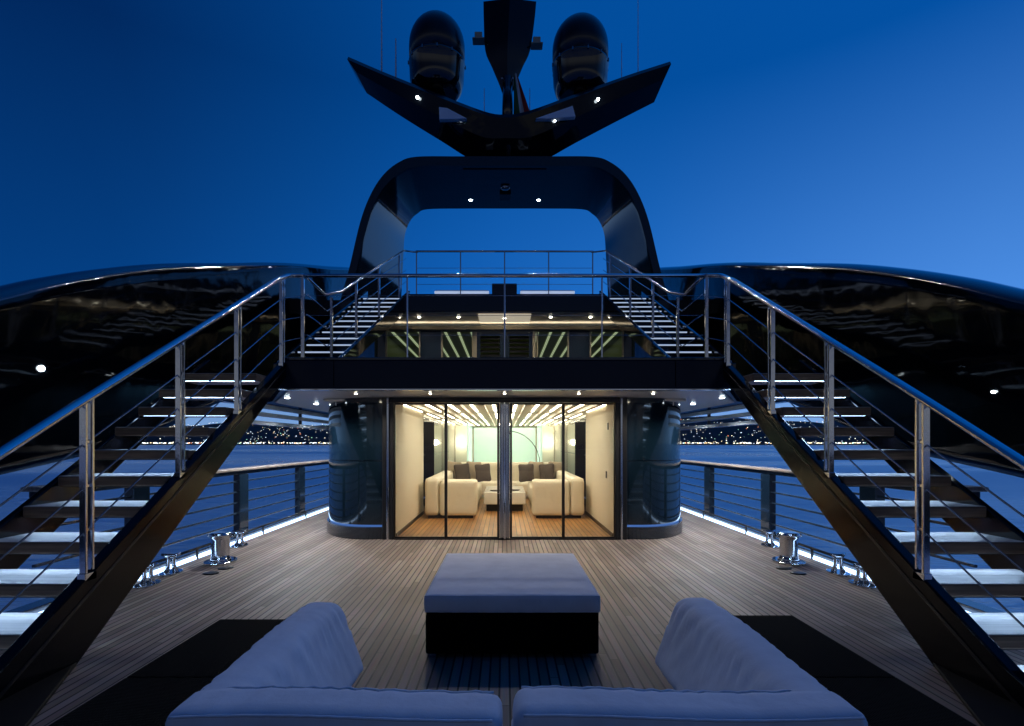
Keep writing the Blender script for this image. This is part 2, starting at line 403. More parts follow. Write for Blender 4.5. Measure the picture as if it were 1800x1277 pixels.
for s in (-1, 1):
    for a, b in ((.086, .948), (.966, 1.797)):
        x0, x1 = sorted((s * a, s * b))
        bm = new(); wa, wb = (.036, .014) if abs(x0) < .1 or abs(x0) < .94 < abs(x1) + 9 and x0 > 0 and a < .1 else (.014, .014)
        if a < .1 and s < 0: wa, wb = .014, .036
        box(bm, x0, x0 + wa, 8.80, 8.85, .02, 2.22); box(bm, x1 - wb, x1, 8.80, 8.85, .02, 2.22)
        box(bm, x0 + wa, x1 - wb, 8.80, 8.85, .02, .04); box(bm, x0 + wa, x1 - wb, 8.80, 8.85, 2.195, 2.22)
        d = obj('sliding_door', bm, 'black_metal', dh, .003)
        bm = new(); box(bm, x0 + .01, x1 - .01, 8.822, 8.828, .04, 2.2); obj('pane', bm, 'glass', d)
    bm = new(); x = s * .105
    tube(bm, [(x, 8.79, .74), (x, 8.72, .74), (x + s * -.0, 8.72, .66), (x, 8.79, .66)], .012); obj('door_handle', bm, 'black_metal', dh)
    x0, x1 = sorted((s * .949, s * .965)); bm = new(); box(bm, x0, x1, 8.79, 8.87, .02, 2.22); obj('mullion', bm, 'black_metal', dh, .004)
# room shell
bm = new(); box(bm, -3.1, 3.1, 8.9, 21.5, -.08, -.004); obj('floor', bm, 'saloon_teak', dh)
for s in (-1, 1):
    bm = new(); box(bm, *sorted((s * 1.80, s * 1.985)), 8.94, 12.0, 0, 2.25); w = obj('side_wall', bm, 'cream_wall', dh, .004)
    bm = new(); box(bm, *sorted((s * 1.788, s * 1.799)), 8.95, 12.0, 0, .07); obj('skirting', bm, 'black_metal', w)
    bm = new(); box(bm, *sorted((s * 3.0, s * 3.1)), 12.0, 21.5, 0, 2.25); w = obj('side_wall', bm, 'cream_wall', dh)
    for y in (12.6, 15.2, 17.9):
        bm = new(); box(bm, *sorted((s * 2.985, s * 2.999)), y, y + 2.0, .7, 2.1); obj('window', bm, 'dark_glass', w)
    bm = new(); box(bm, *sorted((s * 1.985, s * 3.0)), 11.98, 12.08, 0, 2.25); obj('return_wall', bm, 'cream_wall', dh)
    bm = new(); box(bm, *sorted((s * 1.76, s * 2.4)), 13.5, 13.56, .0, 2.1); obj('dark_panel', bm, 'dark_glass', dh, .01)
    # far cabinets: cream panels left and right
    bm = new(); box(bm, *sorted((s * 1.25, s * 3.0)), 19.2, 19.4, 0, 2.25); w = obj('far_panel', bm, 'cream_wall', dh, .01)
    bm = new(); box(bm, *sorted((s * 1.75, s * 1.77)), 19.17, 19.2, 0.1, 2.2); obj('panel_seam', bm, 'taupe_fabric', w)
    bm = new(); box(bm, *sorted((s * 1.15, s * 1.20)), 17.2, 19.2, .05, 2.2); obj('glass_screen', bm, 'green_glass_glow', dh)
bm = new(); box(bm, -3.1, 3.1, 21.4, 21.5, 0, 2.3); obj('end_wall', bm, 'cream_wall', dh)
bm = new(); box(bm, -1.15, 1.15, 20.2, 20.25, .3, 2.15); obj('back_screen', bm, 'green_glass_glow', dh)
bm = new(); box(bm, -3.0, 3.0, 8.93, 21.4, 2.262, 2.30); cl = obj('ceiling', bm, 'cream_ceiling', dh)
bm = new()
for i in range(15):
    x = -2.8 + 5.6 * i / 14
    box(bm, x - .05, x + .05, 9.1, 21.2, 2.20, 2.26)
obj('ceiling_slats', bm, 'cream_ceiling', cl)
bm = new()
for i in range(14):
    x = -2.6 + 5.6 * i / 14
    for y in (9.6, 12.7, 15.8, 18.6): box(bm, x - .02, x + .02, y, y + 2.2, 2.25, 2.2605)
lc = obj('ceiling_lights', bm, 'warm_strip', cl)
# wall switch plates
bm = new(); box(bm, 1.788, 1.80, 9.35, 9.43, 1.80, 1.92); obj('switch_plate', bm, 'black_metal', dh)
bm = new(); box(bm, 1.788, 1.80, 9.5, 9.58, .95, 1.07); obj('switch_plate', bm, 'black_metal', dh)

def soft_box(x0, x1, y0, y1, z0, z1, r=.05, nx=None, ny=None, nz=None, puff=0., wr=0., seed=0, step=.03):
    """rounded, slightly puffed and creased cushion block"""
    nx = nx or max(4, int((x1 - x0) / step)); ny = ny or max(4, int((y1 - y0) / step)); nz = nz or max(4, int((z1 - z0) / step))
    bm = new(); idx = {}
    hx, hy, hz = (x1 - x0) / 2, (y1 - y0) / 2, (z1 - z0) / 2; c = Vector(((x0 + x1) / 2, (y0 + y1) / 2, (z0 + z1) / 2))
    def warp(t, h):   # cluster towards the ends so the rounding is sampled
        u = 2 * t - 1; return h * (u * .72 + .28 * math.sin(u * math.pi / 2))
    def V(i, j, k):
        key = (i, j, k)
        if key in idx: return idx[key]
        p = Vector((warp(i / nx, hx), warp(j / ny, hy), warp(k / nz, hz)))
        q = Vector((max(-hx + r, min(hx - r, p.x)), max(-hy + r, min(hy - r, p.y)), max(-hz + r, min(hz - r, p.z))))
        d = p - q; n = d.normalized() if d.length > 1e-6 else d
        p = q + n * r
        u, v, w = p.x / hx, p.y / hy, p.z / hz
        b = puff * (1 - min(1, u * u)) ** .5 * (1 - min(1, v * v)) ** .5 if abs(w) > .6 else 0
        p.z += b * (1 if w > 0 else -1)
        if wr:
            a = p + c
            s_ = math.sin(a.x * 31 + seed + 3 * math.sin(a.z * 9 + a.y * 7)) * math.sin(a.y * 27 + seed * 2 + 2.2 * math.sin(a.x * 8 + a.z * 11))
            e = max(abs(u), abs(v), abs(w)); p += n * wr * s_ + n * wr * .6 * math.sin(a.x * 70 + a.y * 64 + 5 * math.sin(a.z * 13 + seed))
        idx[key] = bm.verts.new(p + c); return idx[key]
    for i in range(nx):
        for j in range(ny):
            for k in (0, nz): bm.faces.new((V(i, j, k), V(i + 1, j, k), V(i + 1, j + 1, k), V(i, j + 1, k))).smooth = True
    for i in range(nx):
        for k in range(nz):
            for j in (0, ny): bm.faces.new((V(i, j, k), V(i + 1, j, k), V(i + 1, j, k + 1), V(i, j, k + 1))).smooth = True
    for j in range(ny):
        for k in range(nz):
            for i in (0, nx): bm.faces.new((V(i, j, k), V(i, j + 1, k), V(i, j + 1, k + 1), V(i, j, k + 1))).smooth = True
    return bm
# saloon furniture
for s in (-1, 1):
    t = thing('cream_sofa', f'{side(s)} cream leather sofa in the saloon, its square end facing the door', 'sofa', (s * 1.1, 12.2, 0), 'cream sofas in the saloon')
    x0, x1 = sorted((s * .58, s * 1.36)); obj('arm', soft_box(x0, x1, 11.2, 11.75, .06, .79, .05, step=.08), 'cream_leather', t)
    x0, x1 = sorted((s * .62, s * 1.36)); obj('seat', soft_box(x0, x1, 11.76, 14.75, .10, .55, .05, step=.12), 'cream_leather', t)
    x0, x1 = sorted((s * 1.37, s * 1.66)); obj('backrest', soft_box(x0, x1, 11.2, 14.7, .06, .84, .06, step=.1), 'cream_leather', t)
    bm = new(); box(bm, *sorted((s * .66, s * 1.6)), 11.3, 14.2, 0, .06); obj('plinth', bm, 'black_metal', t)
    n = 0
    for (px, py, m, rz) in ((1.37, 14.5, 'taupe_fabric', .15), (1.12, 14.3, 'brown_fabric', -.2), (.84, 14.52, 'taupe_fabric', .1), (.57, 14.2, 'brown_fabric', -.14)):
        bm = soft_box(-.19, .19, -.07, .07, -.22, .22, .05, step=.045, puff=0)
        for v in bm.verts:
            e_ = 1 + .10 * abs(v.co.x * v.co.z) / .04; v.co.x *= e_; v.co.z *= e_
        for v in bm.verts:
            k = 1 - .55 * max(abs(v.co.x), abs(v.co.z)) / .23; v.co.y *= .5 + k
        o = obj('throw_pillow', bm, m); o.location = (s * px, py, .79 + (.05 if 'taupe' in m else 0)); o.rotation_euler = (R(-12), rz * .5, s * rz)
        what = [('taupe pillow', 'closest to the side wall'), ('dark brown pillow', 'between the two taupe pillows'), ('taupe pillow', 'between the two dark pillows'), ('dark brown pillow', 'nearest the middle of the room')][n]
        tag(o, f'{what[0]} {what[1]} on the {side(s)} cream sofa', 'pillow', 'pillows on the saloon sofas'); n += 1
t = thing('cream_sofa', 'long cream sofa across the far end of the saloon seating', 'sofa', (0, 16, 0), 'cream sofas in the saloon')
obj('seat', soft_box(-1.5, 1.5, 15.2, 16.1, .1, .46, .05, step=.12), 'cream_leather', t); obj('backrest', soft_box(-1.5, 1.5, 16.0, 16.35, .1, 1.0, .08, step=.12), 'cream_leather', t)
t = thing('coffee_table', 'low white coffee table with a dark slot between the saloon sofas', 'table', (0, 13, 0))
bm = new(); box(bm, -.48, .48, 12.4, 14.2, .16, .44); obj('table_top', bm, 'table_white', t, .02)
bm = new(); box(bm, -.42, .42, 12.5, 14.1, 0, .158); obj('base', bm, 'black_metal', t)
for i, (x, y) in enumerate(((-.22, 12.75), (.24, 12.9))):
    bm = new(); lathe(bm, [(.10, .441), (.13, .455), (.13, .462), (.05, .464)], x, y, 16); tag(obj('bowl', bm, 'brown_fabric'), f'small dark bowl on the {side(x)} half of the white coffee table', 'bowl', 'bowls on the coffee table')
t = thing('arc_lamp', 'thin dark arc floor lamp curving over the far saloon sofa', 'lamp', (1.1, 16.8, 0))
bm = new(); tube(bm, [(.1 + 1.0 * math.sin(a), 16.8, .9 + 1.05 * math.cos(a) if a < 1.57 else .9 - (a - 1.57) * .9) for a in [k * .17 for k in range(0, 16)]], .012); obj('stem', bm, 'black_metal', t)
bm = new(); lathe(bm, [(.03, 1.98), (.10, 1.92), (.14, 1.84)], .08, 16.8, 16); obj('lamp_shade', bm, 'steel', t)
bm = new(); lathe(bm, [(.16, 0), (.16, .03), (.03, .04)], 1.1, 16.8, 16); obj('base', bm, 'steel', t)
for s in (-1, 1):   # pendant globes seen near the glass
    t = thing('globe_lamp', f'small round warm wall lamp on the {side(s)} cabinet in the saloon', 'lamp', (s * 1.9, 18.9, 1.6), 'wall lamps in the saloon')
    bm = new(); lathe(bm, [(.01, 1.5), (.08, 1.54), (.1, 1.6), (.08, 1.66), (.01, 1.7)], s * 1.55, 18.95, 12); obj('globe', bm, 'led_warm', t)
    bm = new(); box(bm, s * 1.55 - .02, s * 1.55 + .02, 18.98, 19.19, 1.58, 1.62); obj('bracket', bm, 'steel', t)

# ------------------------------------------------------------------ staircases
def stringer_poly(y0, y1, zt, zb, n=1): return [(y0, zt(y0)), (y1, zt(y1)), (y1, zb(y1)), (y0, zb(y0))]
def lower_stair(s):
    t = thing('staircase', f'wide black staircase with glowing steps and chrome handrail on the {side(s)} of the deck', 'stairs', (s * 3.5, 3, 0), 'stairs from the main deck to the balcony')
    zt = lambda y: -1.689 + .589 * y
    zb = lambda y: -2.58 + .683 * y
    for xi, thk in ((3.0, .09), (4.08, .07)):
        bm = new()
        poly = [(2.55, -.25), (2.55, zt(2.55) + .12), (2.87 + .35, zt(3.22)), (7.5, zt(7.5)), (7.5, zb(7.5) - .02), (3.42, -.25)]
        x0, x1 = sorted((s * xi, s * (xi + thk))); prism(bm, poly, 'x', x0, x1); st = obj('stringer', bm, 'stringer_black', t, .012)
        if xi < 3.5:
            # panel seams on the wide inner stringer
            bm = new(); a, b = sorted((s * (xi - .006), s * (xi + .002)))
            hexa(bm, [(a, 2.9, zt(2.9) - .16), (b, 2.9, zt(2.9) - .16), (b, 7.4, zt(7.4) - .09), (a, 7.4, zt(7.4) - .09), (a, 2.9, zt(2.9) - .13), (b, 2.9, zt(2.9) - .13), (b, 7.4, zt(7.4) - .075), (a, 7.4, zt(7.4) - .075)])
            obj('trim_strip', bm, 'black_metal', st)
    for k in range(11):
        z = 2.67 - .2345 * (k + 1); y = 3.84 + (z - .555) / .2345 * .36
        if z < .05: break
        bm = new(); x0, x1 = sorted((s * 3.092, s * 4.078))
        fs = box(bm, x0, x1, y, y + .47, z - .095, z)
        fs[5].material_index = 1
        tr = obj('tread', bm, ['tread_wood', 'tread_top'], t, .012)
        bm = new(); box(bm, x0 + .04, x1 - .04, y + .015, y + .045, z - .0975, z - .094); obj('step_light', bm, 'led_step', tr)
        bm = new(); box(bm, x0 + .02, x1 - .02, y + .004, y + .0135, z - .0985, z - .094); obj('nosing_lip', bm, 'black_metal', tr)
    bm = new(); prism(bm, [(s * 3.0, 3.79), (s * 2.62, 2.98), (s * 2.35, 2.3), (s * 3.0, 2.1)], 'z', .004, .03); obj('base_plate', bm, 'matt_black', t, .006)
    # handrail plane
    rl = lambda y: 1.889 + (y - 3.92) * .565
    xr = s * 3.03
    bm = new(); pts = [(xr, 2.4, rl(2.4) - .02), (xr, 3.9, rl(3.9)), (xr, 5.05, rl(5.05)), (xr, 6.2, rl(6.2)), (xr, 7.1, rl(7.1)), (xr, 7.32, rl(7.32) - .015), (xr - s * .03, 7.46, 3.875), (xr - s * .12, 7.53, 3.90), (xr - s * .22, 7.55, 3.905)]
    pts = cat_spline(pts, 4); tube(bm, pts, .038, 12, .75); hr = obj('handrail', bm, 'chrome', t)
    for y in (2.75, 3.92, 5.05, 6.14, 7.36):
        bm = new()
        for dy in (-.032, .032): box(bm, xr - .024, xr + .024, y + dy - .011, y + dy + .011, zt(y + dy) - .0, rl(y + dy) - .012)
        box(bm, xr - .03, xr + .03, y - .055, y + .055, zt(y - .055) - .02, zt(y) + .006)
        for q in (.25, .5, .75):
            z = zt(y) + (rl(y) - zt(y)) * q; box(bm, xr - .012, xr + .012, y - .03, y + .03, z - .012, z + .012)
        obj('post', bm, 'chrome', t, .003, 1)
    for q in (.25, .5, .75):
        f = lambda y: zt(y) + (rl(y) - zt(y)) * q
        bm = new(); tube(bm, [(xr, 2.4, f(2.4)), (xr, 7.36, f(7.36)), (xr - s * .2, 7.52, 2.74 + 1.16 * q)], .0065, 6); obj('rod', bm, 'steel', t)
for s in (-1, 1): lower_stair(s)

def upper_stair(s):
    t = thing('staircase', f'narrow upper staircase with bright lit treads climbing to the top deck on the {side(s)}', 'stairs', (s * 3.0, 8.4, 2.74), 'stairs from the balcony to the top deck')
    z_ = lambda y: 2.74 + .523 * (y - 8.4)
    xi = lambda y: 2.66 - .075 * (y - 8.4); xo = lambda y: 3.50 - .05 * (y - 8.4)
    for fx, dx, h in ((xi, -.06, .34), (xo, .06, .30)):
        a, b = fx(8.4), fx(12.9); p = []
        lo_ = [(s * a, 8.3, z_(8.3) - .12), (s * (a + dx), 8.3, z_(8.3) - .12), (s * (b + dx), 12.95, z_(12.95) - h), (s * b, 12.95, z_(12.95) - h)]
        up_ = [(x, y, (z_(y) + .10)) for x, y, z in lo_]
        bm = new(); hexa(bm, lo_ + up_); obj('stringer', bm, 'gloss_black', t, .01)
    n = 12
    for k in range(1, n + 1):
        z = 2.74 + 2.30 * k / (n + .6); y = 8.4 + (z - 2.74) / .523 - .1
        bm = new(); hexa(bm, [(s * xi(y), y, z - .05), (s * xo(y), y, z - .05), (s * xo(y), y + .33, z - .05), (s * xi(y), y + .33, z - .05), (s * xi(y), y, z), (s * xo(y), y, z), (s * xo(y), y + .33, z), (s * xi(y), y + .33, z)])
        tr = obj('tread', bm, 'navy_paint', t, .006)
        bm = new(); a, b = sorted((s * (xi(y) + .03), s * (xo(y) - .03))); box(bm, a, b, y - .012, y - .001, z - .038, z - .016); obj('step_light', bm, 'led_upper', tr)
    rl = lambda y: z_(y) + 1.10
    f = lambda y: s * (xi(y) + .03)
    pts = ([(s * 2.78, 7.6, 3.90), (s * 2.78, 8.36, 3.86), (f(8.8), 8.8, rl(8.8) - .02), (f(10), 10, rl(10)), (f(11.5), 11.5, rl(11.5)), (f(12.7), 12.7, rl(12.7)), (s * 2.2, 13.0, 6.17), (s * 2.1, 13.05, 6.18)])
    bm = new(); tube(bm, pts, .02, 8); obj('handrail', bm, 'steel', t)
    for y in (8.4, 9.5, 10.8, 12.3):
        bm = new(); box(bm, f(y) - .018, f(y) + .018, y - .02, y + .02, z_(y) + .1, rl(y) - .01); obj('post', bm, 'chrome', t)
    for q in (.3, .55, .8):
        bm = new(); tube(bm, [(s * 2.78, 7.6, 2.74 + 1.15 * q), (s * 2.76, 8.4, 2.74 + 1.1 * q), (f(12.9), 12.9, z_(12.9) + 1.1 * q)], .008, 6); obj('rod', bm, 'chrome', t)
mat('led_upper', (.8, .9, 1), .5, emit=(.58, .72, 1), es=.62)
for s in (-1, 1): upper_stair(s)

# balcony railing across the front of the upper deck
t = thing('balcony_railing', 'slim chrome railing across the balcony above the glass doors', 'railing', (0, 7.55, 2.74))
bm = new(); tube(bm, [(-2.84, 7.55, 3.905), (2.84, 7.55, 3.905)], .027, 10); obj('handrail', bm, 'chrome', t)
for x in (-2.82, -1.36, 0, 1.36, 2.82):
    bm = new()
    if abs(x) > 2: box(bm, x - .022, x + .022, 7.53, 7.57, 2.75, 3.89)
    else: box(bm, x - .011, x + .011, 7.54, 7.56, 2.75, 3.89)
    obj('post', bm, 'chrome', t, .003, 1)
for q in (.28, .52, .76):
    bm = new(); tube(bm, [(-2.82, 7.55, 2.75 + 1.15 * q), (2.82, 7.55, 2.75 + 1.15 * q)], .0035, 6); obj('rod', bm, 'steel', t)

# ------------------------------------------------------------------ upper house
uh = thing('upper_house', 'upper deckhouse with lit soffit, green tinted windows and dark louvred doors', 'deckhouse', (0, 13.6, 2.74))
bm = new(); box(bm, -2.5, 2.5, 12.45, 12.52, 4.60, 5.0); 
poly = [(-2.3, 5.0), (2.3, 5.0), (2.75, 4.6), (-2.75, 4.6)]
bm.free(); bm = new(); prism(bm, poly, 'y', 12.42, 12.5); obj('fascia', bm, 'navy_teal' if 'navy_teal' in MATS else 'tower_paint', uh, .01)
bm = new(); box(bm, -3.1, 3.1, 12.51, 13.62, 4.585, 4.60); obj('soffit', bm, 'soffit', uh)
bm = new(); box(bm, -.62, .62, 12.6, 13.5, 4.56, 4.584); obj('light_panel', bm, 'soffit_glow', uh, .01)
bm = new(); box(bm, -2.9, 2.9, 13.46, 13.604, 4.40, 4.44); box(bm, -2.9, 2.9, 13.44, 13.458, 4.40, 4.49); obj('fill_ledge', bm, 'beige_panel', uh)  # added ledge that keeps the soffit fill strip out of sight
bm = new(); box(bm, -2.8, 2.8, 13.48, 13.54, 4.442, 4.452); obj('soffit_fill_strip', bm, 'soffit_fill', uh)  # unseen strip added to brighten the soffit above it
bm = new()
for a, b in ((-3.2, -3.0), (-2.12, -1.60), (1.62, 2.14), (3.0, 3.2)): box(bm, a, b, 13.6, 13.7, 2.7, 4.58)
box(bm, -3.2, 3.2, 13.605, 13.695, 4.42, 4.583)
obj('wall', bm, 'navy_paint', uh, .006)
for a, b in ((-3.0, -2.12), (-1.60, -.78), (.80, 1.62), (2.14, 3.0)):
    bm = new()
    box(bm, a, a + .04, 13.6, 13.68, 2.7, 4.42); box(bm, b - .04, b, 13.6, 13.68, 2.7, 4.42); box(bm, a + .04, b - .04, 13.6, 13.68, 4.38, 4.42)
    w = obj('window', bm, 'beige_panel', uh)
    bm = new(); box(bm, a + .04, b - .04, 13.63, 13.64, 2.7, 4.38); obj('pane', bm, 'glass', w)
for a, b in ((-.70, -.03), (.03, .70)):
    bm = new(); box(bm, a, a + .09, 13.58, 13.66, 2.7, 4.36); box(bm, b - .09, b, 13.58, 13.66, 2.7, 4.36); box(bm, a + .09, b - .09, 13.58, 13.66, 4.26, 4.36)
    d = obj('door', bm, 'navy_paint', uh, .005)
    bm = new()
    for k in range(14):
        z = 2.75 + k * .11; hexa(bm, [(a + .09, 13.60, z), (b - .09, 13.60, z), (b - .09, 13.645, z + .05), (a + .09, 13.645, z + .05), (a + .09, 13.60, z + .02), (b - .09, 13.60, z + .02), (b - .09, 13.645, z + .07), (a + .09, 13.645, z + .07)])
    obj('louvres', bm, 'steel_dark' if 'steel_dark' in MATS else 'black_metal', d)
bm = new(); box(bm, -.78, -.70, 13.57, 13.66, 2.7, 4.4); box(bm, .70, .78, 13.57, 13.66, 2.7, 4.4); box(bm, -.70, .70, 13.57, 13.66, 4.36, 4.44); obj('door_surround', bm, 'beige_panel', uh, .004)
# room behind the upper windows, its ceiling striped with light
mat('upper_room', (.30, .32, .15), .6)
bm = new(); box(bm, -3.2, 3.2, 19, 19.1, 2.7, 4.6); box(bm, -3.3, -3.2, 13.7, 19, 2.7, 4.6); box(bm, 3.2, 3.3, 13.7, 19, 2.7, 4.6); box(bm, -3.2, 3.2, 13.7, 19, 4.50, 4.58); box(bm, -3.2, 3.2, 13.75, 19, 2.705, 2.72); obj('room_lining', bm, 'upper_room', uh)
bm = new()
for i in range(18):
    x = -2.95 + 5.9 * i / 17
    if abs(x) > .75: box(bm, x - .032, x + .032, 13.9, 18.6, 4.48, 4.499)
obj('ceiling_strips', bm, 'green_strip', uh)
# top deck
bm = new(); prism(bm, [(-2.3, 12.5), (2.3, 12.5), (2.3, 12.95), (4.9, 12.95), (4.9, 30), (-4.9, 30), (-4.9, 12.95), (-2.3, 12.95)], 'z', 4.61, 5.0)
struct('top_deck', bm, 'navy_paint', bevel=.01)
t = thing('top_deck_railing', 'chrome railing along the edge of the top deck under the radar arch', 'railing', (0, 13, 5))
bm = new(); tube(bm, [(-2.14, 13.02, 6.19), (2.14, 13.02, 6.19)], .024, 8); obj('handrail', bm, 'chrome', t)
for x in (-2.12, -1.06, 0, 1.06, 2.12):
    bm = new(); box(bm, x - .013, x + .013, 13.0, 13.03, 5.0, 6.18); obj('post', bm, 'steel', t)
for q in (.33, .66):
    bm = new(); tube(bm, [(-2.12, 13.02, 5 + 1.19 * q), (2.12, 13.02, 5 + 1.19 * q)], .005, 6); obj('rod', bm, 'steel', t)
bm = new(); box(bm, -.31, .30, 13.15, 13.7, 5.0, 5.46); tag(obj('console_box', bm, 'navy_paint', bevel=.02), 'small dark blue console box standing at the middle of the top deck', 'console')
for s in (-1, 1):
    th = thing('sun_pad', f'low white sun pad on the top deck, {side(s)} of the console box', 'sun pad', (s * 1.1, 13.4, 5.0), 'sun pads on the top deck')
    x0, x1 = sorted((s * .38, s * 1.70)); obj('cushion', soft_box(x0, x1, 13.15, 14.2, 5.18, 5.30, .03, step=.1), 'cushion_white', th)
    bm = new(); box(bm, x0 + .05, x1 - .05, 13.2, 14.1, 5.0, 5.178); obj('base', bm, 'black_metal', th)
    bm = new(); box(bm, x0, x1, 13.10, 13.14, 5.20, 5.255); obj('light_strip', bm, 'led_upper', th)

# ------------------------------------------------------------------ side wings (fashion plates)
top_tab = [(1.2, .98), (3.0, 1.95), (5.14, 3.02), (5.79, 3.34), (6.64, 3.71), (7.77, 4.15), (9.36, 4.69), (10.4, 5.05), (11.8, 5.50), (13.9, 6.13), (16.6, 6.95), (19, 7.5), (22, 7.9), (26, 8.0)]
top_s = cat_spline([(a, b, 0) for a, b in top_tab], 6)
bot_tab = [(1.2, .15), (3.0, .72), (5.2, 1.22), (6.5, 1.42), (7.8, 1.72), (9.3, 2.30), (26, 2.34)]
for s in (-1, 1):
    th = thing('side_wing', f'huge curved glossy black side wing of the superstructure sweeping up on the {side(s)}', 'superstructure wing', (s * 4.7, 5, 1.5), 'curved side wings')
    bm = new(); secs = []
    M_ = 16
    for p in top_s:
        y, zt_ = p.x, p.y; zb_ = interp(bot_tab, y)
        ring = []
        q_ = min(1, max(0, (y - 7) / 4.5)); xoff = -.35 * q_ * q_ * (3 - 2 * q_)
        for k in range(M_ + 1):
            v = k / M_; z = zb_ + (zt_ - .10 - zb_) * v
            x = 5.02 - .24 * v - .06 * math.sin(v * math.pi)
            ring.append((x, z))
        for k in range(1, 8):
            a = math.pi * (1 - k / 8); ring.append((4.78 + .18 + .18 * math.cos(a), zt_ - .10 + .10 * math.sin(a)))
        for k in range(M_ + 1):
            v = 1 - k / M_; ring.append((5.14 + .2 * (1 - v), zb_ + (zt_ - .10 - zb_) * v))
        secs.append([bm.verts.new((s * (x + xoff), y, z)) for x, z in ring])
    n = len(secs[0])
    for a, b in zip(secs, secs[1:]):
        for k in range(n):
            f = bm.faces.new((a[k], a[(k + 1) % n], b[(k + 1) % n], b[k])); f.smooth = True
            if M_ <= k < M_ + 8: f.material_index = 1
    bm.faces.new(secs[0]); bm.faces.new(secs[-1][::-1])
    obj('wing_shell', bm, ['wing_black', 'rim_gloss'], th)
    bm = new(); k_ = 1. if s < 0 else .45; lathe(bm, [(.05 * k_, 0), (.05 * k_, .03), (.04 * k_, .04)], 0, 0, 16)
    ly, lz, lx = (5.62, 2.34, 4.84) if s < 0 else (5.35, 2.07, 4.865)
    for v in bm.verts: v.co = Vector((s * (lx - v.co.z), ly + v.co.x * .6, lz + v.co.y * .6))
    o = obj('wall_lamp', bm, 'led_white', th)
# upper slats below the wings, beside the side decks
for s in (-1, 1):
    th = thing('side_louvre', f'horizontal dark slats hanging below the {side(s)} wing above the side deck rail', 'louvre', (s * 4.5, 12, 2), 'slats below the wings')
    for z in (1.90, 2.06, 2.21):
        bm = new(); box(bm, *sorted((s * 4.40, s * 4.52)), 9.2, 22, z, z + .07); obj('slat', bm, 'panel_grey', th, .008)
    for y in (9.3, 11.8, 14.3, 17):
        bm = new(); box(bm, *sorted((s * 4.44, s * 4.50)), y, y + .04, 1.88, 2.33); obj('strut', bm, 'dark_rail', th)

# ------------------------------------------------------------------ side deck railings
for s in (-1, 1):
    th = thing('side_railing', f'dark rail with teak cap and horizontal bars along the {side(s)} side deck', 'railing', (s * 4.33, 9, 0), 'side deck railings')
    bm = new(); box(bm, *sorted((s * 4.22, s * 4.40)), 4.9, 23, 1.12, 1.165); obj('cap_rail', bm, 'cap_wood', th, .014)
    bm = new(); box(bm, *sorted((s * 4.27, s * 4.36)), 4.95, 23, 1.06, 1.118); obj('under_rail', bm, 'dark_rail', th, .006)
    for y in (6.2, 8.7, 11.25, 13.8, 16.4, 19):
        bm = new(); box(bm, *sorted((s * 4.26, s * 4.37)), y, y + .30, .0, 1.058); obj('post', bm, 'navy_paint', th, .012)
    for z in (.25, .42, .59, .76, .93):
        bm = new(); box(bm, *sorted((s * 4.30, s * 4.335)), 4.95, 23, z, z + .028); obj('bar', bm, 'dark_rail', th, .006)
    bm = new(); tube(bm, [(s * 4.16, 5.0, .14), (s * 4.16, 22, .14)], .018, 8); obj('foot_rail', bm, 'black_metal', th)
    for y in range(5, 22, 2):
        bm = new(); box(bm, s * 4.16 - .012, s * 4.16 + .012, y + .3, y + .324, 0, .14); obj('bracket', bm, 'black_metal', th)

# ------------------------------------------------------------------ mooring gear
def bollard(s):
    x, y = s * 3.73, 7.1
    t = thing('mooring_bollard', f'polished steel mooring bollard beside the {side(s)} deck edge light', 'bollard', (x, y, 0), 'mooring bollards')
    bm = new(); prism(bm, [(x + .19 * math.cos(a) * 1.0, y + .24 * math.sin(a)) for a in [k * math.pi / 8 for k in range(16)]], 'z', 0.002, .03); obj('base', bm, 'chrome', t, .008)
    bm = new(); lathe(bm, [(.14, .03), (.115, .06), (.11, .10), (.11, .30), (.12, .33), (.135, .35), (.135, .38), (.10, .395)], x, y, 24); obj('barrel', bm, 'chrome', t)
    for dx in (-.15, .15):
        bm = new(); tube(bm, [(x + dx * .6, y, .34), (x + dx, y, .35), (x + dx * 1.1, y, .36)], [.016, .02, .026], 8); obj('pin', bm, 'chrome', t)
    for dx, dy in ((-.21, -.62), (-.25, -.36)):
        bm = new(); lathe(bm, [(.085, .002), (.085, .012), (.06, .014)], x + s * dx, y + dy, 16, 1.1, .9); o = obj('deck_fairlead', bm, 'black_metal')
        tag(o, f'round black deck cap {"nearer to" if dy > -.5 else "farther from"} the {side(s)} mooring bollard', 'deck cap', 'deck caps by the bollards')
def fairlead(s, x, y, lab):
    x *= s
    t = thing('fairlead', lab, 'fairlead', (x, y, 0), 'steel fairleads by the deck edge')
    bm = new(); prism(bm, [(x + .11 * math.cos(a), y + .17 * math.sin(a)) for a in [k * math.pi / 8 for k in range(16)]], 'z', 0.002, .022); obj('base', bm, 'chrome', t, .006)
    bm = new()
    for dx in (-.035, .035): tube(bm, [(x + dx * 1.6, y, .02), (x + dx, y, .10), (x + dx * 1.0, y, .17), (x + dx * 1.7, y, .23)], [.034, .022, .02, .024], 8)
    obj('post', bm, 'chrome', t)
    bm = new(); tube(bm, [(x - .10, y - .03, .235), (x - .04, y, .215), (x + .04, y, .215), (x + .10, y + .03, .235)], [.014, .024, .024, .014], 8); obj('horn', bm, 'chrome', t)
for s in (-1, 1):
    bollard(s)
    fairlead(s, 3.93, 5.95, f'steel fairlead closest to the {side(s)} stair stringer')
    fairlead(s, 4.0, 6.48, f'steel fairlead between the {side(s)} stair and its bollard')
    fairlead(s, 4.02, 8.2, f'steel fairlead just beyond the {side(s)} bollard, nearer the doors')

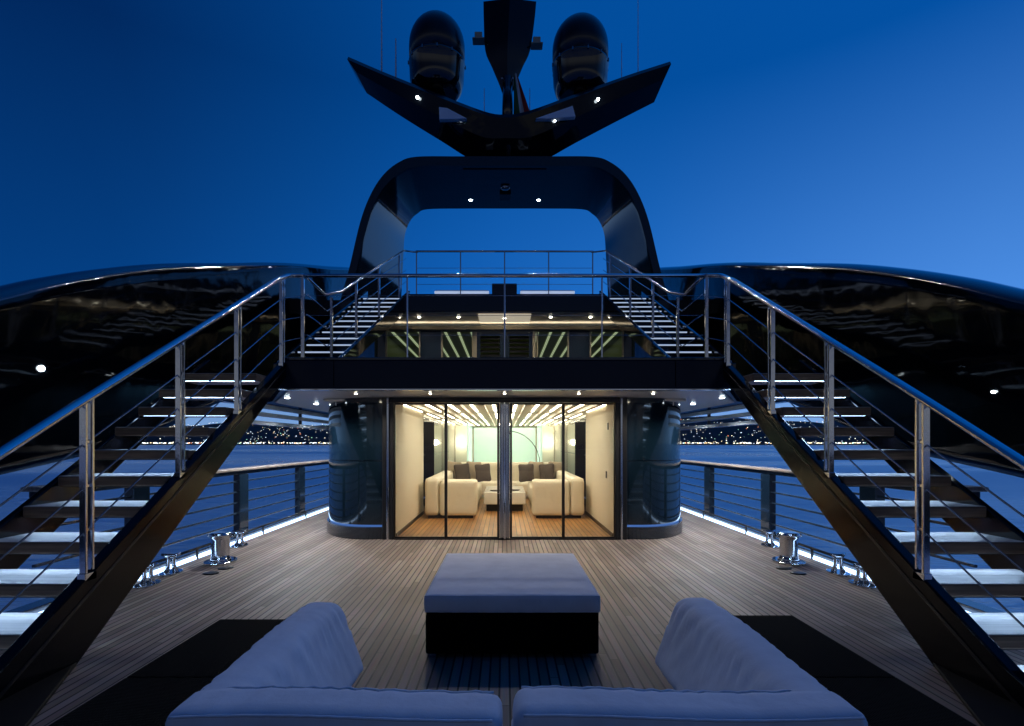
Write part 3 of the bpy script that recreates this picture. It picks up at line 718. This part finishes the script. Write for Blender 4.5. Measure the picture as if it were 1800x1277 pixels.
# ------------------------------------------------------------------ radar arch
t = thing('radar_arch', 'big glossy black radar arch standing over the top deck', 'radar arch', (0, 14, 5))
fo = [(-4.38, 4.9), (-4.06, 6.05), (-3.76, 7.3), (-3.48, 8.03), (-3.15, 8.53), (-2.75, 8.85), (-2.3, 8.99), (-1.2, 9.0), (0, 9.0)]
fi = [(-4.10, 4.9), (-3.84, 6.05), (-3.57, 7.15), (-3.33, 7.86), (-3.02, 8.32), (-2.62, 8.62), (-2.2, 8.74), (-1.2, 8.75), (0, 8.75)]
bi = [(-3.22, 4.9), (-3.14, 6.3), (-3.09, 7.3), (-3.04, 7.95), (-2.88, 8.36), (-2.66, 8.58), (-2.35, 8.71), (-1.2, 8.73), (0, 8.73)]
bo = [(-3.7, 4.9), (-3.6, 6.3), (-3.5, 7.3), (-3.38, 8.1), (-3.1, 8.6), (-2.75, 8.88), (-2.3, 8.99), (-1.2, 9.0), (0, 9.0)]
def full(l, y):
    a = cat_spline([(x, y, z) for x, z in l], 5); return a + [Vector((-p.x, p.y, p.z)) for p in a[-2::-1]]
L = [full(fo, 14.08), full([(a * .995 + .0, b - .0) for a, b in fo], 14.0), full([(a, b) for a, b in fi], 14.0), full([(a * .992, b) for a, b in fi], 14.08), full(bi, 16.5), full(bo, 16.5)]
bm = new(); G = [[bm.verts.new(p) for p in l] for l in L]
for a, b in zip(G, G[1:] + G[:1]):
    for k in range(len(a) - 1): bm.faces.new((a[k], a[k + 1], b[k + 1], b[k])).smooth = True
bm.faces.new([g[0] for g in G]); bm.faces.new([g[-1] for g in G][::-1])
o = obj('arch_shell', bm, 'arch_paint' if 'arch_paint' in MATS else 'tower_paint', t); o.modifiers.new('es', 'EDGE_SPLIT').split_angle = R(35)
bm = new(); lathe(bm, [(.10, 8.735), (.13, 8.72), (.13, 8.69), (.09, 8.66), (.05, 8.645)], 0.02, 15.1, 20); obj('dome_camera', bm, 'steel', t)
bm = new(); box(bm, -.14, .18, 15.4, 15.8, 8.66, 8.735); obj('speaker_plate', bm, 'black_metal', t, .01)
bm = new(); box(bm, -1.1, 1.1, 14.15, 14.9, 8.725, 8.745); obj('inlay_panel', bm, 'panel_dark' if 'panel_dark' in MATS else 'navy_paint', t, .006)

# mast wing on top of the arch
t = thing('mast_wing', 'black V shaped mast wing spreading out on top of the radar arch', 'mast wing', (0, 14.5, 9))
top = [(-3.98, 11.40), (-3.0, 10.98), (-1.75, 10.48), (-.55, 10.02), (0, 9.93), (.6, 10.02), (1.8, 10.45), (3.1, 10.92), (4.21, 11.28)]
low = [(-3.66, 10.86), (-2.75, 10.25), (-1.7, 9.6), (-.69, 9.0), (0.05, 8.98), (.85, 9.0), (1.9, 9.55), (2.95, 10.10), (3.97, 10.62)]
mid = [((a[0] + b[0]) / 2, a[1] * .80 + b[1] * .20) for a, b in zip(top, low)]
def spl(l, y, n=4): return cat_spline([(x, y, z) for x, z in l], n)
L = [spl(top, 14.75), spl(top, 13.75), spl([(x, z - .13) for x, z in top], 13.66), spl([((a[0] * .45 + b[0] * .55), a[1] * .45 + b[1] * .55 - .05) for a, b in zip(top, low)], 13.80), spl(low, 14.35), spl([(x, z + .95) for x, z in low], 15.3)]
bm = new(); G = [[bm.verts.new(p) for p in l] for l in L]
for a, b in zip(G, G[1:] + G[:1]):
    for k in range(len(a) - 1): bm.faces.new((a[k], a[k + 1], b[k + 1], b[k])).smooth = True
bm.faces.new([g[0] for g in G]); bm.faces.new([g[-1] for g in G][::-1])
o = obj('wing_shell', bm, 'wing_black', t); o.modifiers.new('es', 'EDGE_SPLIT').split_angle = R(28)
bm = new(); tube(bm, [(.1, 14.15, 8.95), (.1, 13.75, 9.75)], .06, 12); obj('spine', bm, 'black_metal', t)
for s, pts in ((-1, [(-1.65, 10.02), (-1.44, 9.99), (-.95, 9.73), (-1.64, 9.71)]), (1, [(.78, 9.73), (1.71, 10.05), (1.78, 9.78), (1.16, 9.73)])):
    bm = new(); prism(bm, pts, 'y', 13.58, 13.72); obj('light_panel', bm, 'panel_grey', t, .006)
for i, (x, z, y) in enumerate([(-2.2, 10.3, 13.72), (-1.13, 9.78, 13.78), (1.27, 9.76, 13.78), (2.36, 10.25, 13.72)]):
    bm = new(); lathe(bm, [(.035, 0), (.035, .03), (.028, .04)], 0, 0, 16)
    for v in bm.verts: v.co = Vector((x + v.co.x, y - .06 - v.co.z, z + v.co.y))
    o = obj('floodlight', bm, 'led_flood' if 'led_flood' in MATS else 'led_white'); tag(o, ['outermost glowing white floodlight on the left arm of the mast wing', 'inner glowing white floodlight on the left arm of the mast wing', 'inner glowing white floodlight on the right arm of the mast wing', 'outermost glowing white floodlight on the right arm of the mast wing'][i], 'floodlight', 'floodlights on the mast wing')
    spot(o, (x, y - .2, z), 270, (.86, .90, 1), 75, .9, .05, (-x * .6, -12, -9.5))
# radomes
for s, x in ((-1, -1.85), (1, 2.07)):
    zb = 11.08 if s < 0 else 11.02
    t = thing('radome', f'tall black satellite dome on the {side(s)} arm of the mast wing', 'satellite dome', (x, 14.8, 10.3), 'satellite domes')
    pr = [(.52, zb), (.66, zb + .10), (.735, zb + .35)]
    bm = new(); lathe(bm, pr + [(.75, zb + .8), (.77, zb + .82), (.77, zb + .86), (.70, zb + .87)], x, 14.8, 40); obj('base', bm, 'gloss_black', t)
    pr = [(.755, zb + .865), (.76, zb + 1.3)] + [(.76 * math.cos(a), zb + 1.3 + .86 * math.sin(a)) for a in [R(9 * k) for k in range(1, 10)]] + [(.02, zb + 2.16)]
    bm = new(); lathe(bm, pr, x, 14.8, 40); obj('dome_cover', bm, 'dome_paint', t)
    bm = new()
    for k in range(12):
        a = 2 * math.pi * k / 12 + .13; cx_, cy_ = x + .772 * math.cos(a), 14.8 + .772 * math.sin(a)
        box(bm, cx_ - .018, cx_ + .018, cy_ - .018, cy_ + .018, zb + .80, zb + .885)
    obj('clamp_ring', bm, 'steel', t)
    bm = new(); lathe(bm, [(.20, 10.2), (.16, 10.7), (.24, zb + .0)], x, 14.8, 20); obj('pedestal', bm, 'gloss_black', t)
# centre mast
t = thing('centre_mast', 'black flared centre mast between the two satellite domes', 'mast', (.12, 14.5, 9.9))
L_ = cat_spline([(-.57, 13.42, 0), (-.56, 12.9, 0), (-.52, 12.1, 0), (-.34, 11.65, 0), (-.13, 11.15, 0), (-.05, 10.9, 0)], 4); R_ = cat_spline([(.85, 13.32, 0), (.80, 12.9, 0), (.68, 12.1, 0), (.48, 11.65, 0), (.28, 11.15, 0), (.2, 10.9, 0)], 4)
bm = new(); rings = []
for a, b in zip(L_, R_):
    w = (b.x - a.x) / 2; c = (a.x + b.x) / 2; d = .10 + .30 * w
    rings.append([bm.verts.new((c + u * w, 14.5 + v * d, a.y + q)) for u, v, q in ((-1, 0, 0), (-.5, -.6, -.0), (0, -1, -.02), (.5, -.6, 0), (1, 0, 0), (.5, .7, 0), (0, 1, 0), (-.5, .7, 0))])
for v in (rings[0][2], rings[0][6]): v.co.z -= .17
for v in (rings[0][1], rings[0][3], rings[0][5], rings[0][7]): v.co.z -= .11
for a, b in zip(rings, rings[1:]):
    for k in range(8): bm.faces.new((a[k], a[(k + 1) % 8], b[(k + 1) % 8], b[k])).smooth = True
bm.faces.new(rings[0]); bm.faces.new(rings[-1][::-1]); o = obj('fin', bm, 'gloss_black', t); o.modifiers.new('es', 'EDGE_SPLIT').split_angle = R(35)
bm = new(); tube(bm, [(.08, 14.4, 9.85), (.08, 14.4, 11.3)], [.16, .13], 14); obj('pole', bm, 'gloss_black', t)
bm = new(); tube(bm, [(.12, 14.5, 13.1), (.12, 14.5, 15)], .10, 12); obj('topmast', bm, 'gloss_black', t)
for s, x, z in ((-1, -.70, 12.45), (1, .86, 12.32)):
    bm = new(); box(bm, x - .10, x + .10, 14.4, 14.6, z - .08, z + .09); box(bm, x - .16, x + .16, 14.36, 14.64, z - .11, z - .082); obj('navigation_light', bm, 'beige_panel', t, .02)
bm = new(); tube(bm, [(-.1, 14.38, 11.28), (.28, 14.38, 11.28)], .02, 8); obj('spreader', bm, 'steel', t)
# flag
bm = new(); cols = 9; rowsn = 8; gv = []
for j in range(rowsn + 1):
    v = j / rowsn; r_ = []
    for i in range(cols + 1):
        u = i / cols
        x = .26 + u * (.10 + .38 * v) - .02; z = 11.25 - v * 1.02 - u * .18 * v
        r_.append(bm.verts.new((x, 14.2 + .07 * math.sin(u * 9 + v * 2), z)))
    gv.append(r_)
for j in range(rowsn):
    for i in range(cols):
        f = bm.faces.new((gv[j][i], gv[j][i + 1], gv[j + 1][i + 1], gv[j + 1][i])); f.material_index = i * 3 // cols; f.smooth = True
o = obj('flag', bm, ['flag_green', 'flag_white', 'flag_red']); o.modifiers.new('so', 'SOLIDIFY').thickness = .006; tag(o, 'drooping green, white and red flag hanging beside the centre mast', 'flag')
# antennas
for x, y, z0, z1, r, lab in ((-3.30, 14.5, 11.0, 13.8, .024, 'tall thin white whip antenna outermost on the left arm of the mast wing'), (-2.92, 14.5, 10.85, 12.42, .026, 'short thin white whip antenna on the left arm, next to the taller one'),
                          (3.58, 14.5, 10.95, 13.8, .014, 'tall thin white whip antenna outermost on the right arm of the mast wing'), (3.14, 14.5, 10.8, 12.3, .014, 'short thin white whip antenna on the right arm, next to the taller one'),
                          (-.55, 14.6, 10.0, 11.15, .014, 'small thin antenna between the left dome and the centre mast'), (.68, 14.6, 10.0, 11.15, .014, 'small thin antenna between the flag and the right dome')):
    bm = new(); tube(bm, [(x, y, z0), (x, y, z0 + (z1 - z0) * .5), (x, y, z1)], [r, r * .8, r * .6], 6); lathe(bm, [(.03, z0 - .2), (.035, z0), (.02, z0 + .1)], x, y, 8)
    tag(obj('whip_antenna', bm, 'antenna_white'), lab, 'antenna', 'whip antennas on the mast wing')

# ------------------------------------------------------------------ downlights
ND = {}
def downlight(x, y, z, watts, lab, grp, m='led_white', col=(.85, .93, 1), r=.035, size=150):
    bm = new(); lathe(bm, [(r * 1.5, z), (r * 1.5, z - .008), (r * 1.05, z - .010)], x, y, 16, mi=1); lathe(bm, [(r, z - .010), (r, z - .016), (r * .8, z - .019)], x, y, 16)
    o = obj('downlight', bm, [m, 'chrome']); tag(o, lab, 'ceiling light', grp)
    if watts: spot(o, (x, y, z - .04), watts, col, size, .6, .04)
ordn = ['first', 'second', 'third', 'fourth', 'fifth']
for s in (-1, 1):
    for i, y in enumerate((8.75, 10.1, 11.9, 14.5)):
        downlight(s * 3.52, y, 2.309, 175 if i < 3 else 90, f'{ordn[i]} downlight from the stairs in the soffit over the {side(s)} side deck', 'downlights over the side decks', r=.04)
for i, x in enumerate((-2.2, -1.1, 0.0, 1.1, 2.2)):
    downlight(x, 8.0, 2.309, 60, f'{ordn[i]} downlight from the left in the soffit above the glass doors', 'downlights above the glass doors', 'led_warm', (1, .88, .72), .018)
for i, x in enumerate((-2.04, -1.1, 0, 1.1, 2.05)):
    downlight(x, 12.9, 4.584 if abs(x) > .7 else 4.559, 14, f'{ordn[i]} downlight from the left under the upper house soffit', 'downlights under the upper soffit', 'led_warm', (1, .9, .72), .035)
for s in (-1, 1):
    downlight(s * 1.0 + .0, 15.9, 8.729, 25, f'{side(s)} downlight under the top of the radar arch', 'downlights under the radar arch', r=.05)

# ------------------------------------------------------------------ deck furniture
def shear(bm, f):
    for v in bm.verts: v.co = Vector(f(v.co))
t = thing('ottoman', 'square pale ottoman on a black woven base in the middle of the deck', 'ottoman', (.055, 4.6, 0))
oc = obj('cushion', soft_box(-.585, .695, 3.9, 5.42, .335, .462, .022, puff=.012, wr=.0008, seed=1, step=.03), 'canvas', t)
for z in (.343, .455):
    bm = new(); tube(bm, [(-.575, 5.41, z), (-.578, 3.907, z), (.688, 3.907, z), (.685, 5.41, z)], .0045, 6); obj('piping', bm, 'canvas', oc)
bm = new(); box(bm, -.575, .685, 3.92, 5.4, 0.03, .333); wb_ = obj('woven_base', bm, 'wicker', t, .015)
for fx in (-.53, .64):
    for fy in (3.97, 5.35):
        bm = new(); box(bm, fx - .03, fx + .03, fy - .03, fy + .03, .001, .029); obj('foot', bm, 'steel', wb_)
bm = new(); tube(bm, [(-.575, 3.905, .405), (.685, 3.905, .405)], .003, 6); bm.free()
def sofa(s):
    X = 1.03 if s < 0 else 1.10; YF = 2.86 if s < 0 else 2.94; c = -.0 if s < 0 else .02
    t = thing('outdoor_sofa', f'{side(s)} half of the pale blue corner sofa in the foreground with black woven side shelf', 'sofa', (s * .6, 2, 0), 'foreground corner sofas')
    # back cushion (towards the camera)
    a, b = sorted((c + s * .006, s * X))
    bm = soft_box(a, b, 1.60, 1.80, .36, .755, .05, puff=0, wr=.0010, seed=3 + s, step=.022)
    def f(v):
        k = (.755 - v.z) / .4; d_ = (v.y - 1.70) / .1
        a_ = math.exp(-abs(v.z - .70) / .06) * (.0035 * math.sin(v.x * 74 + 4 * math.sin(v.x * 9 + s)) + .002 * math.sin(v.x * 151 + 3 * math.sin(v.x * 17)))
        return (v.x, 1.70 + (v.y - 1.70) * (1 + .25 * k) + .05 * k + a_ * d_, v.z + .008 * math.sin(v.x * 5 + s) + a_ * .7)
    shear(bm, f); bc = obj('back_cushion', bm, 'canvas', t)
    for yy in (1.607, 1.793):
        bm = new(); tube(bm, [f(Vector((a + .03 + (b - a - .06) * k / 79, yy, .742))) for k in range(80)], .0045, 6); obj('piping', bm, 'canvas', bc)
    # side cushion running away from the camera
    xo, xi = s * X, s * (X - .17)
    a, b = sorted((xo, xi)); bm = soft_box(a, b, 1.66, YF, .36, .757, .052, puff=0, wr=.0010, seed=9 + s, step=.022)
    def g(v):
        k = max(0, (.757 - v.z) / .4); u = (v.x - xo) / (xi - xo)
        a_ = math.exp(-abs(v.z - .68) / .09) * (.004 * math.sin(v.y * 66 + v.z * 22 + 4 * math.sin(v.y * 8 + s)) + .0022 * math.sin(v.y * 139 + v.z * 30 + 3 * math.sin(v.y * 15)))
        dip = -.035 * max(0, (v.y - (YF - .16)) / .16) ** 2 * (1 if v.z > .6 else 0)
        return (v.x + (xi - xo) * k * .85 * u + s * a_ * (-1 if u > .5 else 1), v.y, v.z + .006 * math.sin(v.y * 6) + a_ * .5 + dip)
    shear(bm, g); sc_ = obj('side_cushion', bm, 'canvas', t)
    for xx in ((a + .004,) if s < 0 else (b - .004,)):
        bm = new(); tube(bm, [g(Vector((xx, 1.7 + (YF - .06 - 1.7) * k / 59, .70))) for k in range(60)], .004, 6); obj('piping', bm, 'canvas', sc_)
    a, b = sorted((c + s * .008, s * (X - .22))); obj('seat_cushion', soft_box(a, b, 1.80, 2.42, .24, .37, .04, puff=.01, wr=.001, step=.05), 'canvas', t)
    bm = new(); a, b = sorted((c + s * .02, s * (X + .02))); box(bm, a, b, 1.56, 2.38, .03, .235); box(bm, a, b, 1.56, 1.62, .235, .37); obj('woven_frame', bm, 'wicker', t, .01)
    # broad woven shelf outside the side cushion, slatted top
    xo_ = 2.07 if s < 0 else 2.14; yf = 3.93 if s < 0 else 4.02
    bm = new(); a, b = sorted((s * (X + .022), s * xo_)); box(bm, a, b, .7, 2.95, .03, .285); a, b = sorted((s * 1.24, s * xo_)); box(bm, a, b, 2.951, yf, .03, .285)
    sh = obj('side_shelf', bm, 'wicker', t, .01)
for s in (-1, 1): sofa(s)
